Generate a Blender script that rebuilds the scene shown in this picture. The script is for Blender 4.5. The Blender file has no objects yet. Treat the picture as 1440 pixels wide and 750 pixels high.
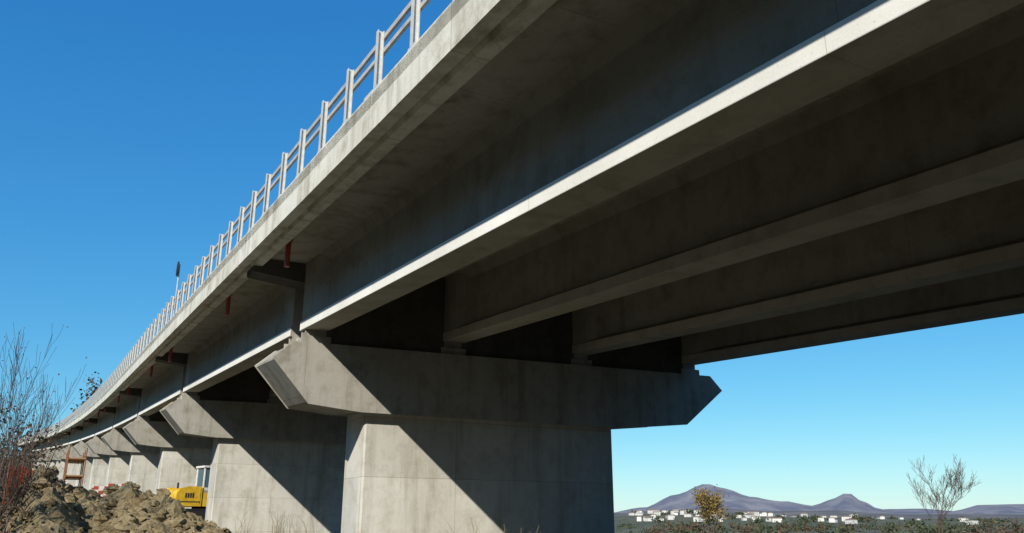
import bpy, math, random
from mathutils import Vector, noise
random.seed(7)
R=random.random
def U(a,b): return a+(b-a)*random.random()
T=(-0.491,0.871); N=(0.871,0.491); CZ=1.7; G=0.054; E=0.02; K=2.9e-4
def XY(s,n): return (s*T[0]+n*N[0], s*T[1]+n*N[1])
def curve(s): return -K*(s-60)**2 if s>60 else 0.0
def P(s,n,z):            # bridge frame: z above the bridge datum
    x,y=XY(s,n+curve(s)); return (x,y,CZ+z+G*s+E*(n-3.7))
def Q(s,n,z):            # plain frame: absolute z
    x,y=XY(s,n); return (x,y,z)
scene=bpy.context.scene
# ---------------------------------------------------------------- helpers
class MB:
    def __init__(s): s.v=[];s.f=[];s.m=[]
    def add(s,vs,fs,m=0):
        o=len(s.v); s.v+= [tuple(a) for a in vs]
        for f in fs: s.f.append(tuple(i+o for i in f)); s.m.append(m)
    def box(s,c,d,m=0,rot=0.0,taper=1.0):
        cx,cy,cz=c; dx,dy,dz=d[0]/2,d[1]/2,d[2]/2; vs=[]
        for z,t in((-dz,1),(dz,taper)):
            for x,y in((-dx,-dy),(dx,-dy),(dx,dy),(-dx,dy)):
                x*=t;y*=t
                vs.append((cx+x*math.cos(rot)-y*math.sin(rot),cy+x*math.sin(rot)+y*math.cos(rot),cz+z))
        s.add(vs,[(3,2,1,0),(4,5,6,7),(0,1,5,4),(1,2,6,5),(2,3,7,6),(3,0,4,7)],m)
    def tube(s,a,b,r0,r1=None,k=6,m=0,cap=True):
        if r1 is None:r1=r0
        a=Vector(a);b=Vector(b);d=b-a
        if d.length<1e-6:return
        d.normalize();u=d.orthogonal().normalized();w=d.cross(u);vs=[]
        for c,r in((a,r0),(b,r1)):
            for i in range(k):
                t=2*math.pi*i/k; vs.append(c+u*math.cos(t)*r+w*math.sin(t)*r)
        fs=[(i,(i+1)%k,k+(i+1)%k,k+i) for i in range(k)]
        if cap: fs+= [tuple(range(k-1,-1,-1)),tuple(range(k,2*k))]
        s.add(vs,fs,m)
    def obj(s,name,mats,parent=None,bevel=0,smooth=False):
        me=bpy.data.meshes.new(name);me.from_pydata(s.v,[],s.f);me.update()
        for m in mats: me.materials.append(m)
        me.polygons.foreach_set('material_index',s.m)
        if smooth: me.polygons.foreach_set('use_smooth',[True]*len(s.f))
        o=bpy.data.objects.new(name,me);scene.collection.objects.link(o)
        if parent:o.parent=parent
        if bevel:
            b=o.modifiers.new('bev','BEVEL');b.width=bevel;b.segments=2;b.limit_method='ANGLE';b.angle_limit=math.radians(25)
        return o
def empty(name):
    o=bpy.data.objects.new(name,None);scene.collection.objects.link(o);return o
def extrude(mb,prof,s0,s1,step=2.0,m=0,fn=P,sub=None):
    k=len(prof);ns=max(1,int(math.ceil((s1-s0)/step)));vs=[];fs=[]
    for i in range(ns+1):
        s=s0+(s1-s0)*i/ns
        for n,z in prof: vs.append(fn(s,n,z))
    for i in range(ns):
        for j in range(k):
            a=i*k+j;b=i*k+(j+1)%k; fs.append((a,b,b+k,a+k))
    fs.append(tuple(range(k)));fs.append(tuple(range(ns*k+k-1,ns*k-1,-1)))
    mb.add(vs,fs,m)
def sstep(a,b,x):
    t=max(0,min(1,(x-a)/(b-a)));return t*t*(3-2*t)
# ---------------------------------------------------------------- materials
def newmat(name):
    m=bpy.data.materials.new(name);m.use_nodes=True;nt=m.node_tree
    return m,nt,nt.nodes['Principled BSDF']
def ramp(nt,src,stops):
    r=nt.nodes.new('ShaderNodeValToRGB');nt.links.new(src,r.inputs[0])
    e=r.color_ramp.elements
    while len(e)<len(stops): e.new(0.5)
    for i,(p,c) in enumerate(stops):
        e[i].position=p;e[i].color=(c[0],c[1],c[2],1) if not isinstance(c,(int,float)) else (c,c,c,1)
    return r.outputs[0]
def mix(nt,bt,fac,a,b):
    x=nt.nodes.new('ShaderNodeMix');x.data_type='RGBA';x.blend_type=bt
    for sock,val in((x.inputs[0],fac),(x.inputs[6],a),(x.inputs[7],b)):
        if hasattr(val,'links'): nt.links.new(val,sock)
        elif isinstance(val,(int,float)): sock.default_value=val if sock==x.inputs[0] else (val,val,val,1)
        else: sock.default_value=(val[0],val[1],val[2],1)
    return x.outputs[2]
def math_(nt,op,a,b):
    x=nt.nodes.new('ShaderNodeMath');x.operation=op;nt.links.new(a,x.inputs[0])
    if hasattr(b,'links'): nt.links.new(b,x.inputs[1])
    else: x.inputs[1].default_value=b
    return x.outputs[0]
def noi(nt,vec,scale,detail=6,rough=0.6,st=(1,1,1)):
    mp=nt.nodes.new('ShaderNodeMapping');mp.inputs['Scale'].default_value=st
    nt.links.new(vec,mp.inputs[0]);n=nt.nodes.new('ShaderNodeTexNoise')
    n.inputs['Scale'].default_value=scale;n.inputs['Detail'].default_value=detail;n.inputs['Roughness'].default_value=rough
    nt.links.new(mp.outputs[0],n.inputs[0]);return n.outputs[0]
def snz(nt):
    g=nt.nodes.new('ShaderNodeNewGeometry');outs=[]
    for v in((T[0],T[1],0),(N[0],N[1],0),(0,0,1)):
        d=nt.nodes.new('ShaderNodeVectorMath');d.operation='DOT_PRODUCT';d.inputs[1].default_value=v
        nt.links.new(g.outputs['Position'],d.inputs[0]);outs.append(d.outputs['Value'])
    c=nt.nodes.new('ShaderNodeCombineXYZ')
    for i in range(3): nt.links.new(outs[i],c.inputs[i])
    return c.outputs[0],outs
def bump(nt,bs,h,strength,dist):
    b=nt.nodes.new('ShaderNodeBump');b.inputs['Strength'].default_value=strength;b.inputs['Distance'].default_value=dist
    nt.links.new(h,b.inputs['Height']);nt.links.new(b.outputs[0],bs.inputs['Normal'])
def seam(nt,val,period,width,off=0.0):
    return math_(nt,'LESS_THAN',math_(nt,'MODULO',math_(nt,'ADD',val,off+1000*period),period),width)
def concrete(name,base,stain=0.5,seams=(),streak=1.0,warm=(1.08,1.0,0.84),bs_=0.25,board=0.0,panel=0.0):
    m,nt,bs=newmat(name);v,o=snz(nt)
    big=noi(nt,v,0.35,5,0.6);c=ramp(nt,big,[(0.3,[base*0.85*w for w in warm]),(0.7,[base*1.07*(1+(w-1)*0.6) for w in warm])])
    if panel:   # each pour / shutter panel slightly different in tone
        fl=nt.nodes.new('ShaderNodeCombineXYZ')
        for i,per in enumerate((1.3,2.6,1.5)):
            nt.links.new(math_(nt,'FLOOR',math_(nt,'DIVIDE',math_(nt,'ADD',o[i],(0.3,0.7,0.2)[i]),per),0),fl.inputs[i])
        wn=nt.nodes.new('ShaderNodeTexWhiteNoise');nt.links.new(fl.outputs[0],wn.inputs[0])
        c=mix(nt,'MULTIPLY',panel,c,ramp(nt,wn.outputs[0],[(0,0.82),(1,1.08)]))
    med=noi(nt,v,1.7,8,0.7);c=mix(nt,'MULTIPLY',stain,c,ramp(nt,med,[(0.32,(0.60,0.57,0.5)),(0.52,1.0)]))
    st=noi(nt,v,1.0,6,0.65,(2.2,2.2,0.22));c=mix(nt,'MULTIPLY',0.6*streak,c,ramp(nt,st,[(0.33,(0.5,0.47,0.41)),(0.5,1.0),(0.72,(1.12,1.12,1.1))]))
    pale=noi(nt,v,0.9,7,0.75,(1,1,0.6));c=mix(nt,'SCREEN',ramp(nt,pale,[(0.60,0.0),(0.68,0.16*stain)]),c,(0.5,0.48,0.42))
    fine=noi(nt,v,38,4,0.7);c=mix(nt,'MULTIPLY',0.4,c,ramp(nt,fine,[(0.3,0.75),(0.65,1.05)]))
    vo=nt.nodes.new('ShaderNodeTexVoronoi');vo.inputs['Scale'].default_value=9;nt.links.new(v,vo.inputs['Vector'])
    c=mix(nt,'MULTIPLY',0.4,c,ramp(nt,vo.outputs['Distance'],[(0.05,0.55),(0.12,1.0)]))
    h=noi(nt,v,14,8,0.7)
    for ax,per,wd,off in seams:
        l=seam(nt,o[ax],per,wd,off);c=mix(nt,'MULTIPLY',l,c,(0.66,0.63,0.58))
    nt.links.new(c,bs.inputs['Base Color']);bs.inputs['Roughness'].default_value=0.9
    bs.inputs['Specular IOR Level'].default_value=0.15
    bump(nt,bs,h,bs_,0.02);return m
W2=(1.09,1.0,0.82)
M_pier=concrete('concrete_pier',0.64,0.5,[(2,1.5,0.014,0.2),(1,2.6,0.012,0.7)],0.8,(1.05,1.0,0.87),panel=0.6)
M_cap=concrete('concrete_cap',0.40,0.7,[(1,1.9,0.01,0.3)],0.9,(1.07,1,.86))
M_flange_lit=concrete('concrete_flange_sunlit',0.90,0.1,[(0,5.0,0.008,1.0)],0.1,(1.0,0.98,0.90),0.1)  # same girder concrete, sunlight on the outer flange put into the colour
M_web_shade=concrete('concrete_web_shaded',0.33,0.65,[(0,5.0,0.008,1.0)],0.45,W2,0.15)  # same girder concrete, darkened in colour for the shaded web
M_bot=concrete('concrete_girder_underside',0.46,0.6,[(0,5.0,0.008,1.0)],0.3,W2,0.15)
M_joint_shade=concrete('concrete_joint_shaded',0.10,0.9,[],0.8,W2,0.2)  # dark colour paints the shadow in the recess between spans
M_deck=concrete('concrete_deck',0.44,0.9,[(0,2.5,0.012,0.6)],0.3,W2)
M_curb=concrete('concrete_curb',0.76,0.8,[(0,3.0,0.02,0.9)],1.1,(1.04,1,.85))
def simple(name,col,rough=0.6,metal=0,var=0.25,scale=6,bmp=0.1):
    m,nt,bs=newmat(name);g=nt.nodes.new('ShaderNodeNewGeometry').outputs['Position']
    n=noi(nt,g,scale,6,0.65)
    c=ramp(nt,n,[(0.3,[x*(1-var) for x in col]),(0.7,[min(1,x*(1+var)) for x in col])])
    nt.links.new(c,bs.inputs['Base Color']);bs.inputs['Roughness'].default_value=rough;bs.inputs['Metallic'].default_value=metal
    if bmp: bump(nt,bs,n,bmp,0.02)
    return m
M_asph=simple('asphalt',(0.05,0.05,0.05),0.9)
M_steel=simple('galvanised_steel',(0.62,0.61,0.57),0.5,0.1,0.15,9)
M_rail=simple('weathered_rail_steel',(0.52,0.49,0.43),0.5,0.1,0.25,5)
M_red=simple('red_plastic',(0.42,0.06,0.03),0.5)
M_orange=simple('orange_mesh',(0.75,0.16,0.05),0.7)
M_yel=simple('yellow_paint',(0.75,0.46,0.03),0.5,0,0.3,3)
M_white=simple('white_paint',(0.7,0.7,0.68),0.5)
M_dark=simple('dark_rubber',(0.02,0.02,0.022),0.7)
M_rust=simple('rusty_steel',(0.25,0.10,0.05),0.8)
M_wood=simple('formwork_wood',(0.4,0.28,0.13),0.8)
m,nt,bs=newmat('cab_glass');bs.inputs['Base Color'].default_value=(0.10,0.16,0.20,1);bs.inputs['Roughness'].default_value=0.08;M_glass=m
def dirt(name,a,b,c2):
    m,nt,bs=newmat(name);g=nt.nodes.new('ShaderNodeNewGeometry').outputs['Position']
    n1=noi(nt,g,0.7,9,0.7);c=ramp(nt,n1,[(0.3,a),(0.5,b),(0.7,c2)])
    n2=noi(nt,g,7,6,0.7);c=mix(nt,'MULTIPLY',0.6,c,ramp(nt,n2,[(0.35,0.4),(0.6,1.1)]))
    nt.links.new(c,bs.inputs['Base Color']);bs.inputs['Roughness'].default_value=0.95
    bump(nt,bs,n2,1.0,0.15);return m
M_dirt=dirt('excavated_earth',(0.19,0.14,0.07),(0.33,0.25,0.13),(0.45,0.36,0.21))
m,nt,bs=newmat('ground_soil_grass');g=nt.nodes.new('ShaderNodeNewGeometry').outputs['Position']
a=noi(nt,g,0.5,8,0.7);b=noi(nt,g,0.008,4,0.6,(1,1.6,1));f=noi(nt,g,6,6,0.7)
near=ramp(nt,a,[(0.35,(0.065,0.055,0.032)),(0.5,(0.09,0.075,0.042)),(0.62,(0.04,0.045,0.018))])
far=ramp(nt,b,[(0.35,(0.05,0.06,0.025)),(0.48,(0.13,0.11,0.055)),(0.58,(0.07,0.08,0.03)),(0.7,(0.2,0.16,0.09))])
ln=nt.nodes.new('ShaderNodeVectorMath');ln.operation='LENGTH';nt.links.new(g,ln.inputs[0])
mr=nt.nodes.new('ShaderNodeMapRange');mr.inputs[1].default_value=90;mr.inputs[2].default_value=200;nt.links.new(ln.outputs['Value'],mr.inputs[0])
c=mix(nt,'MIX',mr.outputs[0],near,far);c=mix(nt,'MULTIPLY',0.5,c,ramp(nt,f,[(0.35,0.6),(0.6,1.1)]))
nt.links.new(c,bs.inputs['Base Color']);bs.inputs['Roughness'].default_value=0.95;bump(nt,bs,f,0.5,0.05);M_ground=m
def leafmat(name,cols):
    m,nt,bs=newmat(name);g=nt.nodes.new('ShaderNodeNewGeometry')
    n=noi(nt,g.outputs['Position'],1.1,3,0.6);rp=ramp(nt,g.outputs['Random Per Island'],[(i/(len(cols)-1),c) for i,c in enumerate(cols)])
    c=mix(nt,'MULTIPLY',0.6,rp,ramp(nt,n,[(0.35,0.5),(0.6,1.15)]))
    nt.links.new(c,bs.inputs['Base Color']);bs.inputs['Roughness'].default_value=0.8;return m
M_lgreen=leafmat('leaves_green',[(0.03,0.045,0.015),(0.06,0.075,0.03),(0.09,0.09,0.04)])
M_lyel=leafmat('leaves_autumn',[(0.24,0.15,0.03),(0.33,0.22,0.05),(0.18,0.11,0.03),(0.13,0.12,0.03)])
M_lbrown=leafmat('leaves_brown',[(0.09,0.055,0.03),(0.14,0.09,0.05),(0.05,0.04,0.02)])
M_bark=simple('bark',(0.10,0.075,0.055),0.9,0,0.35,4,0.3)
M_twig=simple('twigs',(0.13,0.10,0.08),0.9,0,0.3,4,0)
M_straw=simple('dry_grass',(0.34,0.27,0.15),0.9,0,0.3,4,0)
# ---------------------------------------------------------------- sky, sun
DIR=Vector((0.9*T[0]+N[0],0.9*T[1]+N[1],-0.80)).normalized()
el=math.asin(-DIR.z);az=math.atan2(-DIR.x,-DIR.y)
w=bpy.data.worlds.new('World');scene.world=w;w.use_nodes=True;nt=w.node_tree
bg=nt.nodes['Background'];sky=nt.nodes.new('ShaderNodeTexSky');sky.sky_type='NISHITA';sky.sun_disc=False
sky.sun_elevation=el;sky.sun_rotation=az%(2*math.pi);sky.altitude=300;sky.air_density=1.0;sky.dust_density=0.2;sky.ozone_density=3.5
hs=nt.nodes.new('ShaderNodeHueSaturation');hs.inputs['Saturation'].default_value=1.2
nt.links.new(sky.outputs[0],hs.inputs['Color'])
c=mix(nt,'MULTIPLY',1.0,hs.outputs[0],(0.85,1.1,1.45))
gm=nt.nodes.new('ShaderNodeGamma');gm.inputs[1].default_value=0.72;nt.links.new(c,gm.inputs[0])
c=mix(nt,'MULTIPLY',1.0,gm.outputs[0],(1.7*.09,1.75*.09,1.75*.09))
sp=nt.nodes.new('ShaderNodeSeparateColor');cb=nt.nodes.new('ShaderNodeCombineColor');nt.links.new(c,sp.inputs[0])
for i,(p,A) in enumerate(((1.4,1.25),(1.0,1.10),(0.66,0.97))):
    nt.links.new(math_(nt,'MULTIPLY',math_(nt,'POWER',sp.outputs[i],p),A/.09),cb.inputs[i])
nt.links.new(cb.outputs[0],bg.inputs[0]);bg.inputs[1].default_value=0.09
sl=bpy.data.lights.new('sun','SUN');sl.energy=5.0;sl.angle=math.radians(0.5);sl.color=(1,0.95,0.84)
so=bpy.data.objects.new('sun',sl);scene.collection.objects.link(so);so.rotation_euler=DIR.to_track_quat('-Z','Y').to_euler();so.location=(-30,-60,60)
scene.view_settings.view_transform='Standard';scene.view_settings.look='None';scene.view_settings.exposure=0
# ---------------------------------------------------------------- camera
cd=bpy.data.cameras.new('camera');cd.sensor_width=36;cd.lens=28.75;cd.clip_end=40000;cd.clip_start=0.05
co=bpy.data.objects.new('camera',cd);scene.collection.objects.link(co);co.location=(0,0,CZ);co.rotation_euler=(math.radians(90+17.4),0,0)
scene.camera=co
# ---------------------------------------------------------------- terrain
def H(x,y):
    s=x*T[0]+y*T[1];n=x*N[0]+y*N[1];r=math.hypot(x,y)
    h=0.03*max(-40,min(230,s))*(1-sstep(13,30,n))
    h-=1.2*sstep(20,60,n)
    h+=16*math.exp(-((s-330)/90)**2-((n-0)/70)**2)
    if s<-10: h+=24*sstep(-10,-62,s)            # unseen hill added behind the viewpoint to block sky light
    if n<-8: h+=20*sstep(-8,-50,n)*(1-sstep(60,140,s))  # unseen hill added on the left, also shuts out low sky light
    h+=0.12*noise.noise(Vector((x*0.4,y*0.4,0)))
    if r>60: h+=0.8*sstep(60,300,r)*noise.noise(Vector((x*0.01,y*0.01,3)))
    if r>600:
        h+=sstep(900,2800,r)*(6+10*noise.noise(Vector((x*0.0011,y*0.0011,7))))
        h+=19*math.exp(-((x-300)/190)**2-((y-1600)/300)**2)
        h+=10*math.exp(-((x-620)/190)**2-((y-1600)/260)**2)
    return h
mb=MB();nn=95;cs=[]
for i in range(-nn,nn+1):
    t=abs(i);cs.append(math.copysign(9*(math.exp(0.0775*t)-1),i))
k=len(cs)
for y in cs:
    for x in cs: mb.v.append((x,y,H(x,y)))
for j in range(k-1):
    for i in range(k-1): mb.f.append((j*k+i,j*k+i+1,(j+1)*k+i+1,(j+1)*k+i));mb.m.append(0)
mb.obj('ground',[M_ground],smooth=True)
def mtn(name,dist,pts,col,col2,seed,base=-40,depth=2500):
    m,nt,bs=newmat(name+'_mat');g=nt.nodes.new('ShaderNodeNewGeometry').outputs['Position']
    n=noi(nt,g,0.0035,7,0.65);c=ramp(nt,n,[(0.4,col),(0.62,col2)])
    nt.links.new(c,bs.inputs['Base Color']);bs.inputs['Roughness'].default_value=1
    bs.inputs['Specular IOR Level'].default_value=0
    mb=MB();rows=14;cols=300;x0,x1=pts[0][0],pts[-1][0]
    for i in range(cols):
        px=x0+(x1-x0)*i/(cols-1)
        for (a,b),(c_,d) in zip(pts,pts[1:]):
            if a<=px<=c_: py=b+(d-b)*sstep(0,1,(px-a)/(c_-a))*1.0;break
        u=(px-720)/1150;v=(375-py)/1150
        X,Y,Z=u,0.954-v*0.299,0.299+v*0.954;hd=math.hypot(X,Y)
        ang=math.atan2(X,Y);top=dist*Z/hd+CZ
        for j in range(rows):
            t=j/(rows-1);d=dist-depth*(1-t)
            prof=t**1.3;zz=base+(top-base)*prof
            zz+=noise.fractal(Vector((px*0.03,t*3,seed)),0.8,2.2,5)*0.10*(top-base)*(0.35+math.sin(math.pi*min(1,t)))
            mb.v.append((math.sin(ang)*d,math.cos(ang)*d,zz))
    for i in range(cols-1):
        for j in range(rows-1): mb.f.append((i*rows+j,(i+1)*rows+j,(i+1)*rows+j+1,i*rows+j+1));mb.m.append(0)
    mb.obj(name,[m],smooth=True)
mtn('mountain',9000,[(-900,700),(-400,712),(0,716),(400,722),(700,718),(850,722),(905,714),(950,696),(990,681),(1020,687),(1055,699),(1100,705),(1142,711),(1165,704),(1192,694),(1215,706),(1238,717),(1290,715),(1340,719),(1380,710),(1440,709),(1600,708),(1900,716),(2400,712)],(0.15,0.16,0.20),(0.27,0.255,0.27),2.0)  # distance haze is mixed into the bluish-grey mountain colours
mtn('hills',5000,[(-900,722),(0,726),(700,724),(860,722),(930,718),(1010,715),(1080,719),(1160,718),(1260,723),(1340,723),(1440,724),(1700,722),(2400,724)],(0.12,0.125,0.13),(0.21,0.19,0.18),9.0,-30,1800)
# ---------------------------------------------------------------- viaduct
VI=empty('highway_viaduct')
JO=[-23,-1,21,41,61,81,101,121,141,161,181,201,221,241]
BN=[5.66,9.5,13.75,18.0]
NL,NR=3.7,20.1
for i,s in enumerate(JO):
    base=min(H(*XY(s,q+curve(s))) for q in(7,15))-1.0
    mb=MB();a,b=s-0.72,s+0.72
    vs=[]
    nl,nr=7.1,14.9;ch=0.06
    ring=[(a,nl+ch),(a,nr-ch),(a+ch,nr),(b-ch,nr),(b,nr-ch),(b,nl+ch),(b-ch,nl),(a+ch,nl)]
    for ss,n in ring: x,y,z=P(ss,n,1.9);vs.append((x,y,z))
    for ss,n in ring: x,y,z=P(ss,n,1.9);vs.append((x,y,base))
    q=8;mb.add(vs,[(j,(j+1)%q,q+(j+1)%q,q+j) for j in range(q)])
    mb.obj('pier_%d'%i,[M_pier],VI)
    mb=MB();a,b=s-1.0,s+1.0
    prof=[(4.62,2.75),(5.1,3.17),(18.7,3.17),(19.15,2.75),(17.6,1.62),(15.1,1.42),(6.9,1.55),(5.55,1.70)]
    extrude(mb,prof,a,b,2.0)
    for bn in BN:
        for ds in(-0.62,0.62):
            x0,x1=s+ds-0.25,s+ds+0.25
            extrude(mb,[(bn-0.35,3.15),(bn-0.35,3.36),(bn+0.35,3.36),(bn+0.35,3.15)],x0,x1,1)
            extrude(mb,[(bn-0.25,3.3),(bn-0.25,3.57),(bn+0.25,3.57),(bn+0.25,3.3)],x0+0.08,x1-0.08,1)
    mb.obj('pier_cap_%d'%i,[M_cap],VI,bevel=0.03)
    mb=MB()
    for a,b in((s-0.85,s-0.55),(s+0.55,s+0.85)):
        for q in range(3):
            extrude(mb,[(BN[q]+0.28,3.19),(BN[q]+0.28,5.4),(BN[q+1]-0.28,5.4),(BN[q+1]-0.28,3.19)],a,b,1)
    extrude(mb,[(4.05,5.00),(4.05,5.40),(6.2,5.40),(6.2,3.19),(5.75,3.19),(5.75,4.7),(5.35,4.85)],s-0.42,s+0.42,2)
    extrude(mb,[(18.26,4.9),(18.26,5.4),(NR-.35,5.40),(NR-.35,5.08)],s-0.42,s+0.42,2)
    mb.obj('joint_diaphragm_%d'%i,[M_joint_shade],VI)
def beamprof(c,wh):
    return [(c-0.32,3.56),(c-0.32,3.80),(c-wh,3.80+max(0,(0.32-wh))*0.55),(c-wh,5.15),(c-max(wh,0.30),5.41),(c+max(wh,0.30),5.41),(c+wh,5.15),(c+wh,3.80+max(0,(0.32-wh))*0.55),(c+0.32,3.80),(c+0.32,3.56)]
for i in range(len(JO)-1):
    a,b=JO[i]+0.46,JO[i+1]-0.46
    for q,c in enumerate(BN):
        mb=MB();k=10;vs=[];fs=[];ms=[]
        st=[(a,0.29),(a+1.1,0.29),(a+1.7,0.11)]
        nseg=8
        for j in range(1,nseg): st.append((a+1.7+(b-a-3.4)*j/nseg,0.11))
        st+=[(b-1.7,0.11),(b-1.1,0.29),(b,0.29)]
        for s,wh in st:
            for n,z in beamprof(c,wh): vs.append(P(s,n,z))
        for r in range(len(st)-1):
            for j in range(k):
                p=r*k+j;p2=r*k+(j+1)%k;fs.append((p,p2,p2+k,p+k))
                ms.append(0 if j==0 else (2 if j in(8,9) else 1))
        fs.append(tuple(range(k)));L=len(st)-1;fs.append(tuple(range(L*k+k-1,L*k-1,-1)));ms+=[1,1]
        mb.add(vs,fs);mb.m=ms;mb.obj('girder_%d_%d'%(i,q),[M_flange_lit if q==0 else M_bot,M_web_shade,M_bot],VI,bevel=0.012)
    a,b=JO[i]+0.02,JO[i+1]-0.02
    mb=MB()
    extrude(mb,[(NL+0.30,5.38),(NL+0.30,5.62),(NR-0.30,5.62),(NR-0.30,5.38)],a,b,2.0)
    mb.obj('deck_slab_%d'%i,[M_deck],VI)
    mb=MB()
    for e0,e1,o in((NL,NL+0.55,0),(NR-0.55,NR,1)):
        lip=[(e0,5.16),(e0,5.83),(e0+0.03,5.86),(e1,5.86),(e1,5.60),(e0+0.32,5.60),(e0+0.32,5.3),(e0+0.22,5.16)]
        if o: lip=[(NL+NR-n,z) for n,z in lip][::-1]
        extrude(mb,lip,a,b,2.0)
    mb.obj('edge_kerb_%d'%i,[M_curb],VI)
    mb=MB();extrude(mb,[(NL+0.56,5.624),(NL+0.56,5.72),(NR-0.56,5.72),(NR-0.56,5.624)],a,b,2.0)
    mb.obj('road_surface_%d'%i,[M_asph],VI)
for side,nn_,sg in(('left',NL+0.03,1),('right',NR-0.03,-1)):
    mb=MB();s=-22.0
    def pb(s0,s1,n0,n1,z0,z1,m=0): extrude(mb,[(n0,z0),(n0,z1),(n1,z1),(n1,z0)],s0,s1,50,m)
    while s<240:
        j=U(-0.015,0.015);l=U(-0.02,0.02);h=0.046
        pb(s-h+l,s+h+l,nn_-0.012*sg,nn_,5.87,6.96+j)
        pb(s-h+l,s+h+l,nn_+0.08*sg,nn_+0.092*sg,5.87,6.96+j)
        pb(s-0.006+l,s+0.006+l,nn_,nn_+0.08*sg,5.87,6.96+j)
        pb(s-0.13+l,s+0.13+l,nn_-0.02*sg,nn_+0.2*sg,5.863,5.885)
        for q in(-.1,.1): pb(s+l+q-.015,s+l+q+.015,nn_-0.01*sg,nn_+0.02*sg,5.88,5.93)
        if R()<0.5: pb(s+.2,s+U(.35,.6),nn_+.02,nn_+.12,5.862,5.862+U(.05,.12))
        s+=1.5
    s=-22.0
    while s<240:
        e=min(s+4.5,240)
        for z0,z1 in((6.82,6.91),(6.56,6.64)):
            extrude(mb,[(nn_+0.095*sg,z0),(nn_+0.095*sg,z1),(nn_+0.145*sg,z1),(nn_+0.145*sg,z0)],s+0.01,e-0.01,4.5,1)
        s+=4.5
    mb.obj('guardrail_'+side,[M_steel,M_rail],VI)
mb=MB()
for s in JO:
    for ds in(-2.6,4.5):
        a=P(s+ds,4.35,5.39);b=P(s+ds,4.35,4.68);mb.tube(a,b,0.065,k=10)
        c=P(s+ds,4.35,5.30);mb.tube(a,c,0.10,k=10)
mb.obj('drain_pipes',[M_red],VI,smooth=False)
mb=MB();a=P(35.5,3.95,5.86);mb.tube(a,(a[0],a[1],a[2]+2.6),0.03,k=8)
mb.box((a[0],a[1],a[2]+0.02),(0.25,0.25,0.03))
c=Vector((a[0],a[1],a[2]+2.4));sd=Vector((T[0],T[1],0));nrm=Vector((N[0],N[1],0))
vs=[]
for off in(-0.09,-0.045):
    for i in range(20):
        t=2*math.pi*i/20;vs.append(c+nrm*off+sd*math.cos(t)*0.3+Vector((0,0,math.sin(t)*0.32)))
mb.add(vs,[tuple(range(20)),tuple(range(39,19,-1))]+[(i,(i+1)%20,20+(i+1)%20,20+i) for i in range(20)],1)
mb.obj('road_sign',[M_steel,M_dark])
# ---------------------------------------------------------------- earth mounds
def mound(name,s0,s1,n0,n1,bumps,step,rough,mats,rocks,seed):
    mb=MB();ns=int((s1-s0)/step);nn_=int((n1-n0)/step)
    pre=[(a,b,t-H(*XY(a,b)),c,d) for a,b,t,c,d in bumps]
    def hz(s,n):
        x,y=XY(s,n);g=H(x,y)-0.25;h=0
        for bs_,bn,tg,rs,rn in pre: h=max(h,tg*math.exp(-((s-bs_)/rs)**2-((n-bn)/rn)**2))
        f=noise.fractal(Vector((s*0.55,n*0.55,seed)),0.7,2.1,5)
        r=abs(noise.noise(Vector((s*2.3,n*2.3,seed+4))))
        edge=sstep(0,2,min(s-s0,s1-s,n-n0,n1-n))
        return g+ 0.25*edge*sstep(0,.6,h)+(h*(1+0.2*f)+ (0.18*f+rough*r)*min(1,h*1.2))*edge
    for i in range(ns+1):
        for j in range(nn_+1):
            s=s0+i*step;n=n0+j*step;mb.v.append(Q(s,n,hz(s,n)))
    q=nn_+1
    for i in range(ns):
        for j in range(nn_): mb.f.append((i*q+j,i*q+j+1,(i+1)*q+j+1,(i+1)*q+j));mb.m.append(0)
    for _ in range(rocks):
        s=U(s0+1,s1-1);n=U(n0+1,n1-1);r=0.04+0.24*R()**3.5;c=Vector(Q(s,n,hz(s,n)+r*0.3))
        vs=[]
        for ph in range(5):
            for th in range(6):
                p=math.pi*(ph+0.3)/4.6;t=th*math.pi/3+ph*0.4
                rr=r*U(0.6,1.2);vs.append(c+Vector((math.sin(p)*math.cos(t)*rr*1.2,math.sin(p)*math.sin(t)*rr,math.cos(p)*rr*0.75)))
        fs=[(a*6+b,a*6+(b+1)%6,(a+1)*6+(b+1)%6,(a+1)*6+b) for a in range(4) for b in range(6)]+[tuple(range(5,-1,-1)),tuple(range(24,30))]
        mb.add(vs,fs,0)
    return mb.obj(name,mats)
mound('earth_mound',24,64,-5,7.5,[(38,3.3,2.95,4.5,1.6),(36,1.6,2.7,4,1.5),(33,4.1,2.2,3,1.4),(30,0.2,2.9,4,1.2),(46,4.9,2.8,5,1.7),(42,6,2.1,4,1.6),(29,2.6,1.8,3,1.8),(31,4.6,1.7,3,2),(36,5.6,1.9,4,1.6)],0.13,0.38,[M_dirt],3200,3.3)
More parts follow.
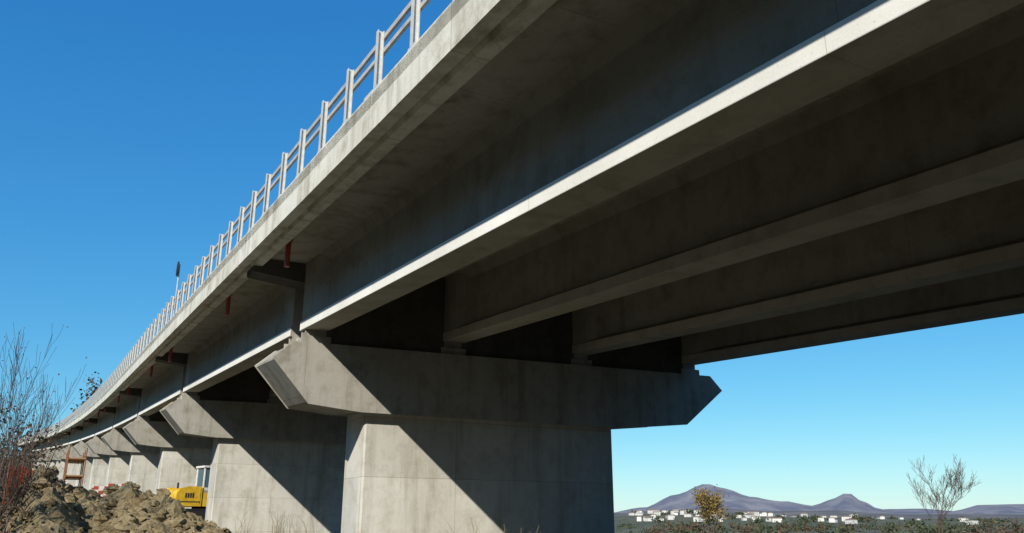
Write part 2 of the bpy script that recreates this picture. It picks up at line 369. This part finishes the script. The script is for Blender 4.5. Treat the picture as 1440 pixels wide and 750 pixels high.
# ---------------------------------------------------------------- trees
def branch(mb,p,d,L,r,lv,tips,k,spread=0.55,m=0,up=0.12,seg=3,minr=0.006):
    q=Vector(p);d=Vector(d).normalized()
    for i in range(seg):
        d2=(d+Vector((U(-1,1),U(-1,1),U(-1,1)))*0.16+Vector((0,0,up))).normalized()
        q2=q+d2*L/seg;r2=max(minr,r*(1-0.22));mb.tube(q,q2,r,r2,k if lv>1 else 3,m,cap=False)
        if lv>0 and (i>0 or lv<3):
            for _ in range(random.choice((1,2,2))):
                sd=Vector((U(-1,1),U(-1,1),U(-0.3,0.8))).normalized()
                branch(mb,q2,(d2*(1-spread)+sd*spread*1.2),L*U(0.5,0.72),r2*0.6,lv-1,tips,k,spread,m,up,seg,minr)
        q,d,r=q2,d2,r2
    tips.append(q)
def leaf(mb,c,sz,m):
    u=Vector((U(-1,1),U(-1,1),U(-1,1))).normalized();v=u.orthogonal().normalized();w_=u.cross(v)
    t=U(0,6.28);a=v*math.cos(t)+w_*math.sin(t);b=u.cross(a)
    mb.add([c-a*sz,c+b*sz*0.6,c+a*sz,c-b*sz*0.6],[(0,1,2,3)],m)
def tree(name,base,h,leafm,nleaf=0,lsz=0.12,lv=3,r=0.12,spread=0.6,scatter=0.35,bark=None,minr=0.006,up=0.12,stems=1):
    mb=MB();tips=[]
    for _ in range(stems):
        d=(U(-.35,.35),U(-.35,.35),1) if stems>1 else (U(-.08,.08),U(-.08,.08),1)
        branch(mb,base,d,h*0.62,r,lv,tips,6,spread,0,up,3,minr)
    if nleaf:
        for _ in range(nleaf):
            t=random.choice(tips);leaf(mb,t+Vector((random.gauss(0,scatter),random.gauss(0,scatter),random.gauss(0,scatter))),lsz*U(0.6,1.3),1)
    return mb.obj(name,[bark or M_bark,leafm or M_lbrown])
def gp(px,dist):
    u=(px-720)/1150;X,Y=u,0.954+0.3*0.299;hd=math.hypot(X,Y);x,y=X/hd*dist,Y/hd*dist
    return Vector((x,y,H(x,y)-0.1))
def sn(s,n): x,y=XY(s,n);return Vector((x,y,H(x,y)-.1))
tree('autumn_tree',gp(1000,90),5.2,M_lyel,2200,0.12,3,0.12,0.45,0.32,up=0.2)
tree('bare_tree',gp(1312,62),5.0,None,0,0,4,0.07,0.42,minr=0.009,up=0.16,stems=3)
tree('autumn_tree',sn(262,15),20,M_lbrown,3600,0.5,3,0.3,0.6,1.1)
for px,d,h,st in((-14,33,4.3,2),(8,40,4.4,2),(-35,28,5,2),(40,60,5.5,1),(4,26,2.4,3),(26,30,2.2,3)):
    tree('bare_shrub',gp(px,d),h,M_lbrown,40,0.04,3,0.03,0.36,0.15,M_twig,0.005,0.25,st)
# trees standing left of the viewpoint, their shadows reach the piers
tree('bare_tree',sn(8.5,-6.6),9.0,M_lbrown,500,0.07,4,0.15,0.42,0.3,up=0.2,minr=0.010)
tree('bare_tree',sn(26,-8.0),9.0,M_lbrown,500,0.07,4,0.15,0.42,0.3,up=0.2,minr=0.010)
def mass(name,spots,mat,n,sz):
    mb=MB()
    for c,rx,rz in spots:
        for _ in range(6):
            mb.tube(c,c+Vector((U(-1,1)*rx*.6,U(-1,1)*rx*.6,rz*U(.8,1.5))),0.05,0.01,4,1)
        cl=[(Vector((random.gauss(0,rx*.45),random.gauss(0,rx*.45),abs(random.gauss(0,1))*rz*0.55+rz*.3)),U(.2,.45)*rx) for _ in range(9)]
        for _ in range(n):
            o,rr=random.choice(cl);leaf(mb,c+o+Vector((random.gauss(0,rr*.6),random.gauss(0,rr*.6),random.gauss(0,rr*.5))),sz*U(.6,1.3),0)
    return mb.obj(name,[mat,M_bark])
mass('evergreen_bushes',[(gp(px,d),U(1.3,2.0),U(1.0,1.6)) for px,d in((880,75),(900,82),(920,90),(865,70))],M_lgreen,700,0.10)
mass('distant_trees',[(gp(U(850,1480),U(150,600)),U(3,6),U(1.0,2.0)) for _ in range(50)],M_lgreen,160,0.4)
mass('distant_autumn_trees',[(gp(U(900,1480),U(120,500)),U(1.5,4),U(1.0,2.2)) for _ in range(50)],M_lbrown,160,0.3)
mass('undergrowth',[(gp(U(-60,36),U(26,44)),U(.8,1.4),U(1.5,2.9)) for _ in range(34)],M_lbrown,420,0.065)
mb=MB()
for _ in range(70):
    c=Vector(random.choice((Q(38.6,8.2,0),Q(38.4,9.7,0),Q(37.6,10.1,0),Q(18.6,9.4,0),Q(18.4,10.2,0),Q(18.5,11.0,0))))+Vector((random.gauss(0,.35),random.gauss(0,.2),0))
    c.z=H(c.x,c.y)-.05;d=Vector((U(-.35,.35),U(-.35,.35),1))
    L=U(.7,1.4)
    for q in range(4):
        e=c+d.normalized()*L/4;mb.tube(c,e,.012-.002*q,.010-.002*q,3,0,False);d+=Vector((U(-.3,.3),U(-.3,.3),-.12));c=e
mb.obj('dry_weeds',[M_straw])
# ---------------------------------------------------------------- town
M_wall=simple('plaster',(0.66,0.63,0.58),0.8,0,0.3,0.03,0);M_roof=simple('roof_tiles',(0.28,0.17,0.12),0.8,0,0.2,0.1,0)
for i in range(170):
    px=random.choice((U(885,960),U(890,1000),U(900,1010),U(940,1100),U(1020,1200),U(930,1420)));d=U(1250,2400);c=gp(px,d)
    mb=MB();L,W,h=U(6,14),U(6,9),U(3.5,7);a=U(0,3.14);c.z+=0.2
    mb.box((c.x,c.y,c.z+h/2),(L,W,h),0,a)
    ca,sa=math.cos(a),math.sin(a);rh=U(0.8,1.5);o=0.5
    pts=[(-L/2-o,-W/2-o,h),(L/2+o,-W/2-o,h),(L/2+o,W/2+o,h),(-L/2-o,W/2+o,h),(-L/2-o,0,h+rh),(L/2+o,0,h+rh)]
    mb.add([(c.x+x*ca-y*sa,c.y+x*sa+y*ca,c.z+z+.01) for x,y,z in pts],[(3,2,1,0),(0,1,5,4),(2,3,4,5),(1,2,5),(3,0,4)],1)
    for f in range(int(h//3)):
        for q in range(int(L//3)):
            for sy in(-1,1):
                x=-L/2+1.7+q*3;y=sy*(W/2+0.02);mb.box((c.x+x*ca-y*sa,c.y+x*sa+y*ca,c.z+1.6+f*3),(0.8,0.06,1.1),2,a)
    mb.obj('house',[M_wall,M_roof,M_dark])
mass('town_trees',[(gp(U(880,1440),U(1150,2200)),U(7,12),U(3,5)) for _ in range(60)],M_lgreen,90,1.8)
# ---------------------------------------------------------------- excavator
EX=empty('excavator');ex0=Vector(Q(50,8.35,H(*XY(50,8.35))+0.15));ang=math.atan2(N[1],N[0])+0.25
def loc(x,y,z): return (ex0.x+x*math.cos(ang)-y*math.sin(ang),ex0.y+x*math.sin(ang)+y*math.cos(ang),ex0.z+z)
def part(name,fn,mats,bev=0.03):
    mb=MB();fn(mb);return mb.obj(name,mats,EX,bevel=bev)
def pbx(mb,x0,x1,y0,y1,z0,z1,m=0):
    mb.add([loc(x,y,z) for z in(z0,z1) for x,y in((x0,y0),(x1,y0),(x1,y1),(x0,y1))],[(3,2,1,0),(4,5,6,7),(0,1,5,4),(1,2,6,5),(2,3,7,6),(3,0,4,7)],m)
def prism(mb,prof,y0,y1,m=0):
    k=len(prof);mb.add([loc(x,y0,z) for x,z in prof]+[loc(x,y1,z) for x,z in prof],[tuple(range(k)),tuple(range(2*k-1,k-1,-1))]+[(i,(i+1)%k,k+(i+1)%k,k+i) for i in range(k)],m)
def f(mb):
    for y in(-1.3,0.8):
        prism(mb,[(-1.6,.1),(-1.75,.4),(-1.6,.75),(1.6,.75),(1.75,.4),(1.6,.1),(1.4,0),(-1.4,0)],y,y+.5)
        for i in range(22): pbx(mb,-1.5+i*.14,-1.42+i*.14,y-.03,y+.53,.74,.79)
        for i in range(6): mb.tube(loc(-1.2+i*.48,y-.04,.3),loc(-1.2+i*.48,y+.54,.3),.16,k=10)
part('tracks',f,[M_dark],0)
part('turntable',lambda mb:mb.tube(loc(0,0,.6),loc(0,0,1.0),.6,k=20),[M_dark],0)
def f(mb):
    prism(mb,[(-1.7,.98),(-1.95,1.1),(-2.02,1.35),(-1.98,1.6),(-1.8,1.78),(-1.45,1.88),(-.75,1.88),(-.75,.98)],-1.25,1.25)
    prism(mb,[(-.745,.98),(-.745,1.7),(1.2,1.6),(1.3,1.1),(1.2,.98)],-1.2,1.2)
part('house_body',f,[M_yel],.07)
def f(mb):
    pbx(mb,-1.85,-.75,-1.262,-1.252,1.12,1.17)
    for i in range(4): pbx(mb,-1.6+i*.13,-1.52+i*.13,-1.262,-1.252,1.35,1.6)
    pbx(mb,-.765,-.745,-1.255,-1.2,1.0,1.85)
    mb.tube(loc(-1.3,.6,1.83),loc(-1.3,.6,2.2),.06,k=8)
part('engine_vents',f,[M_dark],0)
def f(mb):
    for x,y in((-.65,-1.2),(-.65,-.25),(.75,-1.2),(.75,-.25)): pbx(mb,x,x+.09,y,y+.09,1.6,2.98)
    pbx(mb,-.7,.9,-1.25,-.1,2.96,3.08);pbx(mb,-.65,.84,-1.2,-.16,1.6,1.9)
    pbx(mb,.0,.07,-1.21,-1.14,1.6,2.98)
part('cab_frame',f,[M_white],.02)
part('cab_windows',lambda mb:pbx(mb,-.6,.79,-1.17,-.2,1.9,2.95),[M_glass],0)
def f(mb):
    prism(mb,[(.9,1.3),(1.0,1.7),(2.6,3.7),(4.4,3.9),(4.5,3.65),(2.8,3.3),(1.4,1.3)],.0,.4)
    prism(mb,[(4.1,4.2),(4.55,4.25),(5.4,1.9),(5.15,1.75)],.05,.35)
part('boom_and_stick',f,[M_yel],.03)
def f(mb):
    prism(mb,[(5.1,1.9),(5.5,1.9),(5.7,1.4),(5.3,.9),(4.7,.9),(4.75,1.1),(5.1,1.3)],-.3,.7)
    for i in range(5): pbx(mb,4.5,4.75,-.28+i*.22,-.18+i*.22,.9,1.0)
part('bucket',f,[M_rust],.01)
mbh=MB();mbh.tube(loc(1.3,.2,1.4),loc(2.5,.2,3.1),.07);mbh.tube(loc(2.9,.2,3.95),loc(4.2,.2,4.3),.06);mbh.obj('hydraulic_cylinders',[M_steel],EX)
# ---------------------------------------------------------------- safety fence, scaffold
mb=MB();pts=[gp(2,27),gp(18,28.5),gp(34,30),gp(50,32),gp(64,34)]
for p in pts: p.z+=1.3
for p in pts: mb.tube(p-Vector((0,0,1.3)),p+Vector((0,0,1.35)),.025,k=6,m=1)
for p,q in zip(pts,pts[1:]):
    for i in range(11):
        z=.15+i*.1;sag=.03*math.sin(i);mb.tube(p+Vector((0,0,z+sag)),q+Vector((0,0,z-sag)),.011,k=3)
    for i in range(22):
        t=i/22;c=p.lerp(q,t);mb.tube(c+Vector((0,0,.15)),c+Vector((0,0,1.18)),.009,k=3)
mb.obj('orange_safety_fence',[M_orange,M_rust])
mb=MB()
def sc(s,n,z): return Q(s,n,z+H(*XY(90,4)))
for s in(84,87,90):
    for n in(2.2,3.6):
        mb.tube(sc(s,n,0),sc(s,n,5.4),.05,k=6)
for z in(1.4,2.9,4.4):
    for n in(2.2,3.6): mb.tube(sc(84,n,z),sc(90,n,z),.045,k=6)
    for s in(84,87,90): mb.tube(sc(s,2.2,z),sc(s,3.6,z),.045,k=6)
    extrude(mb,[(2.2,z+.05),(2.2,z+.12),(3.6,z+.12),(3.6,z+.05)],84,90,10,1,fn=lambda a,b,c:sc(a,b,c))
mb.tube(sc(84,2.2,0),sc(87,2.2,2.9),.04);mb.tube(sc(87,2.2,2.9),sc(90,2.2,0),.04)
mb.obj('scaffold',[M_rust,M_wood])
mb=MB()
for s0 in(76.5,96.0):
    g=H(*XY(s0,6))
    for j in range(4):
        for i in range(3):
            extrude(mb,[(5.2+j*.5,g+1.2+i*.45),(5.2+j*.5,g+1.55+i*.45),(5.68+j*.5,g+1.55+i*.45),(5.68+j*.5,g+1.2+i*.45)],s0,s0+.05,1,(i+j)%2,fn=Q)
    for j in(0,4): mb.tube(Q(s0+.1,5.2+j*.5,g-.2),Q(s0+.1,5.2+j*.5,g+2.6),.05,k=6,m=1)
mb.obj('barrier_board',[M_red,M_white])
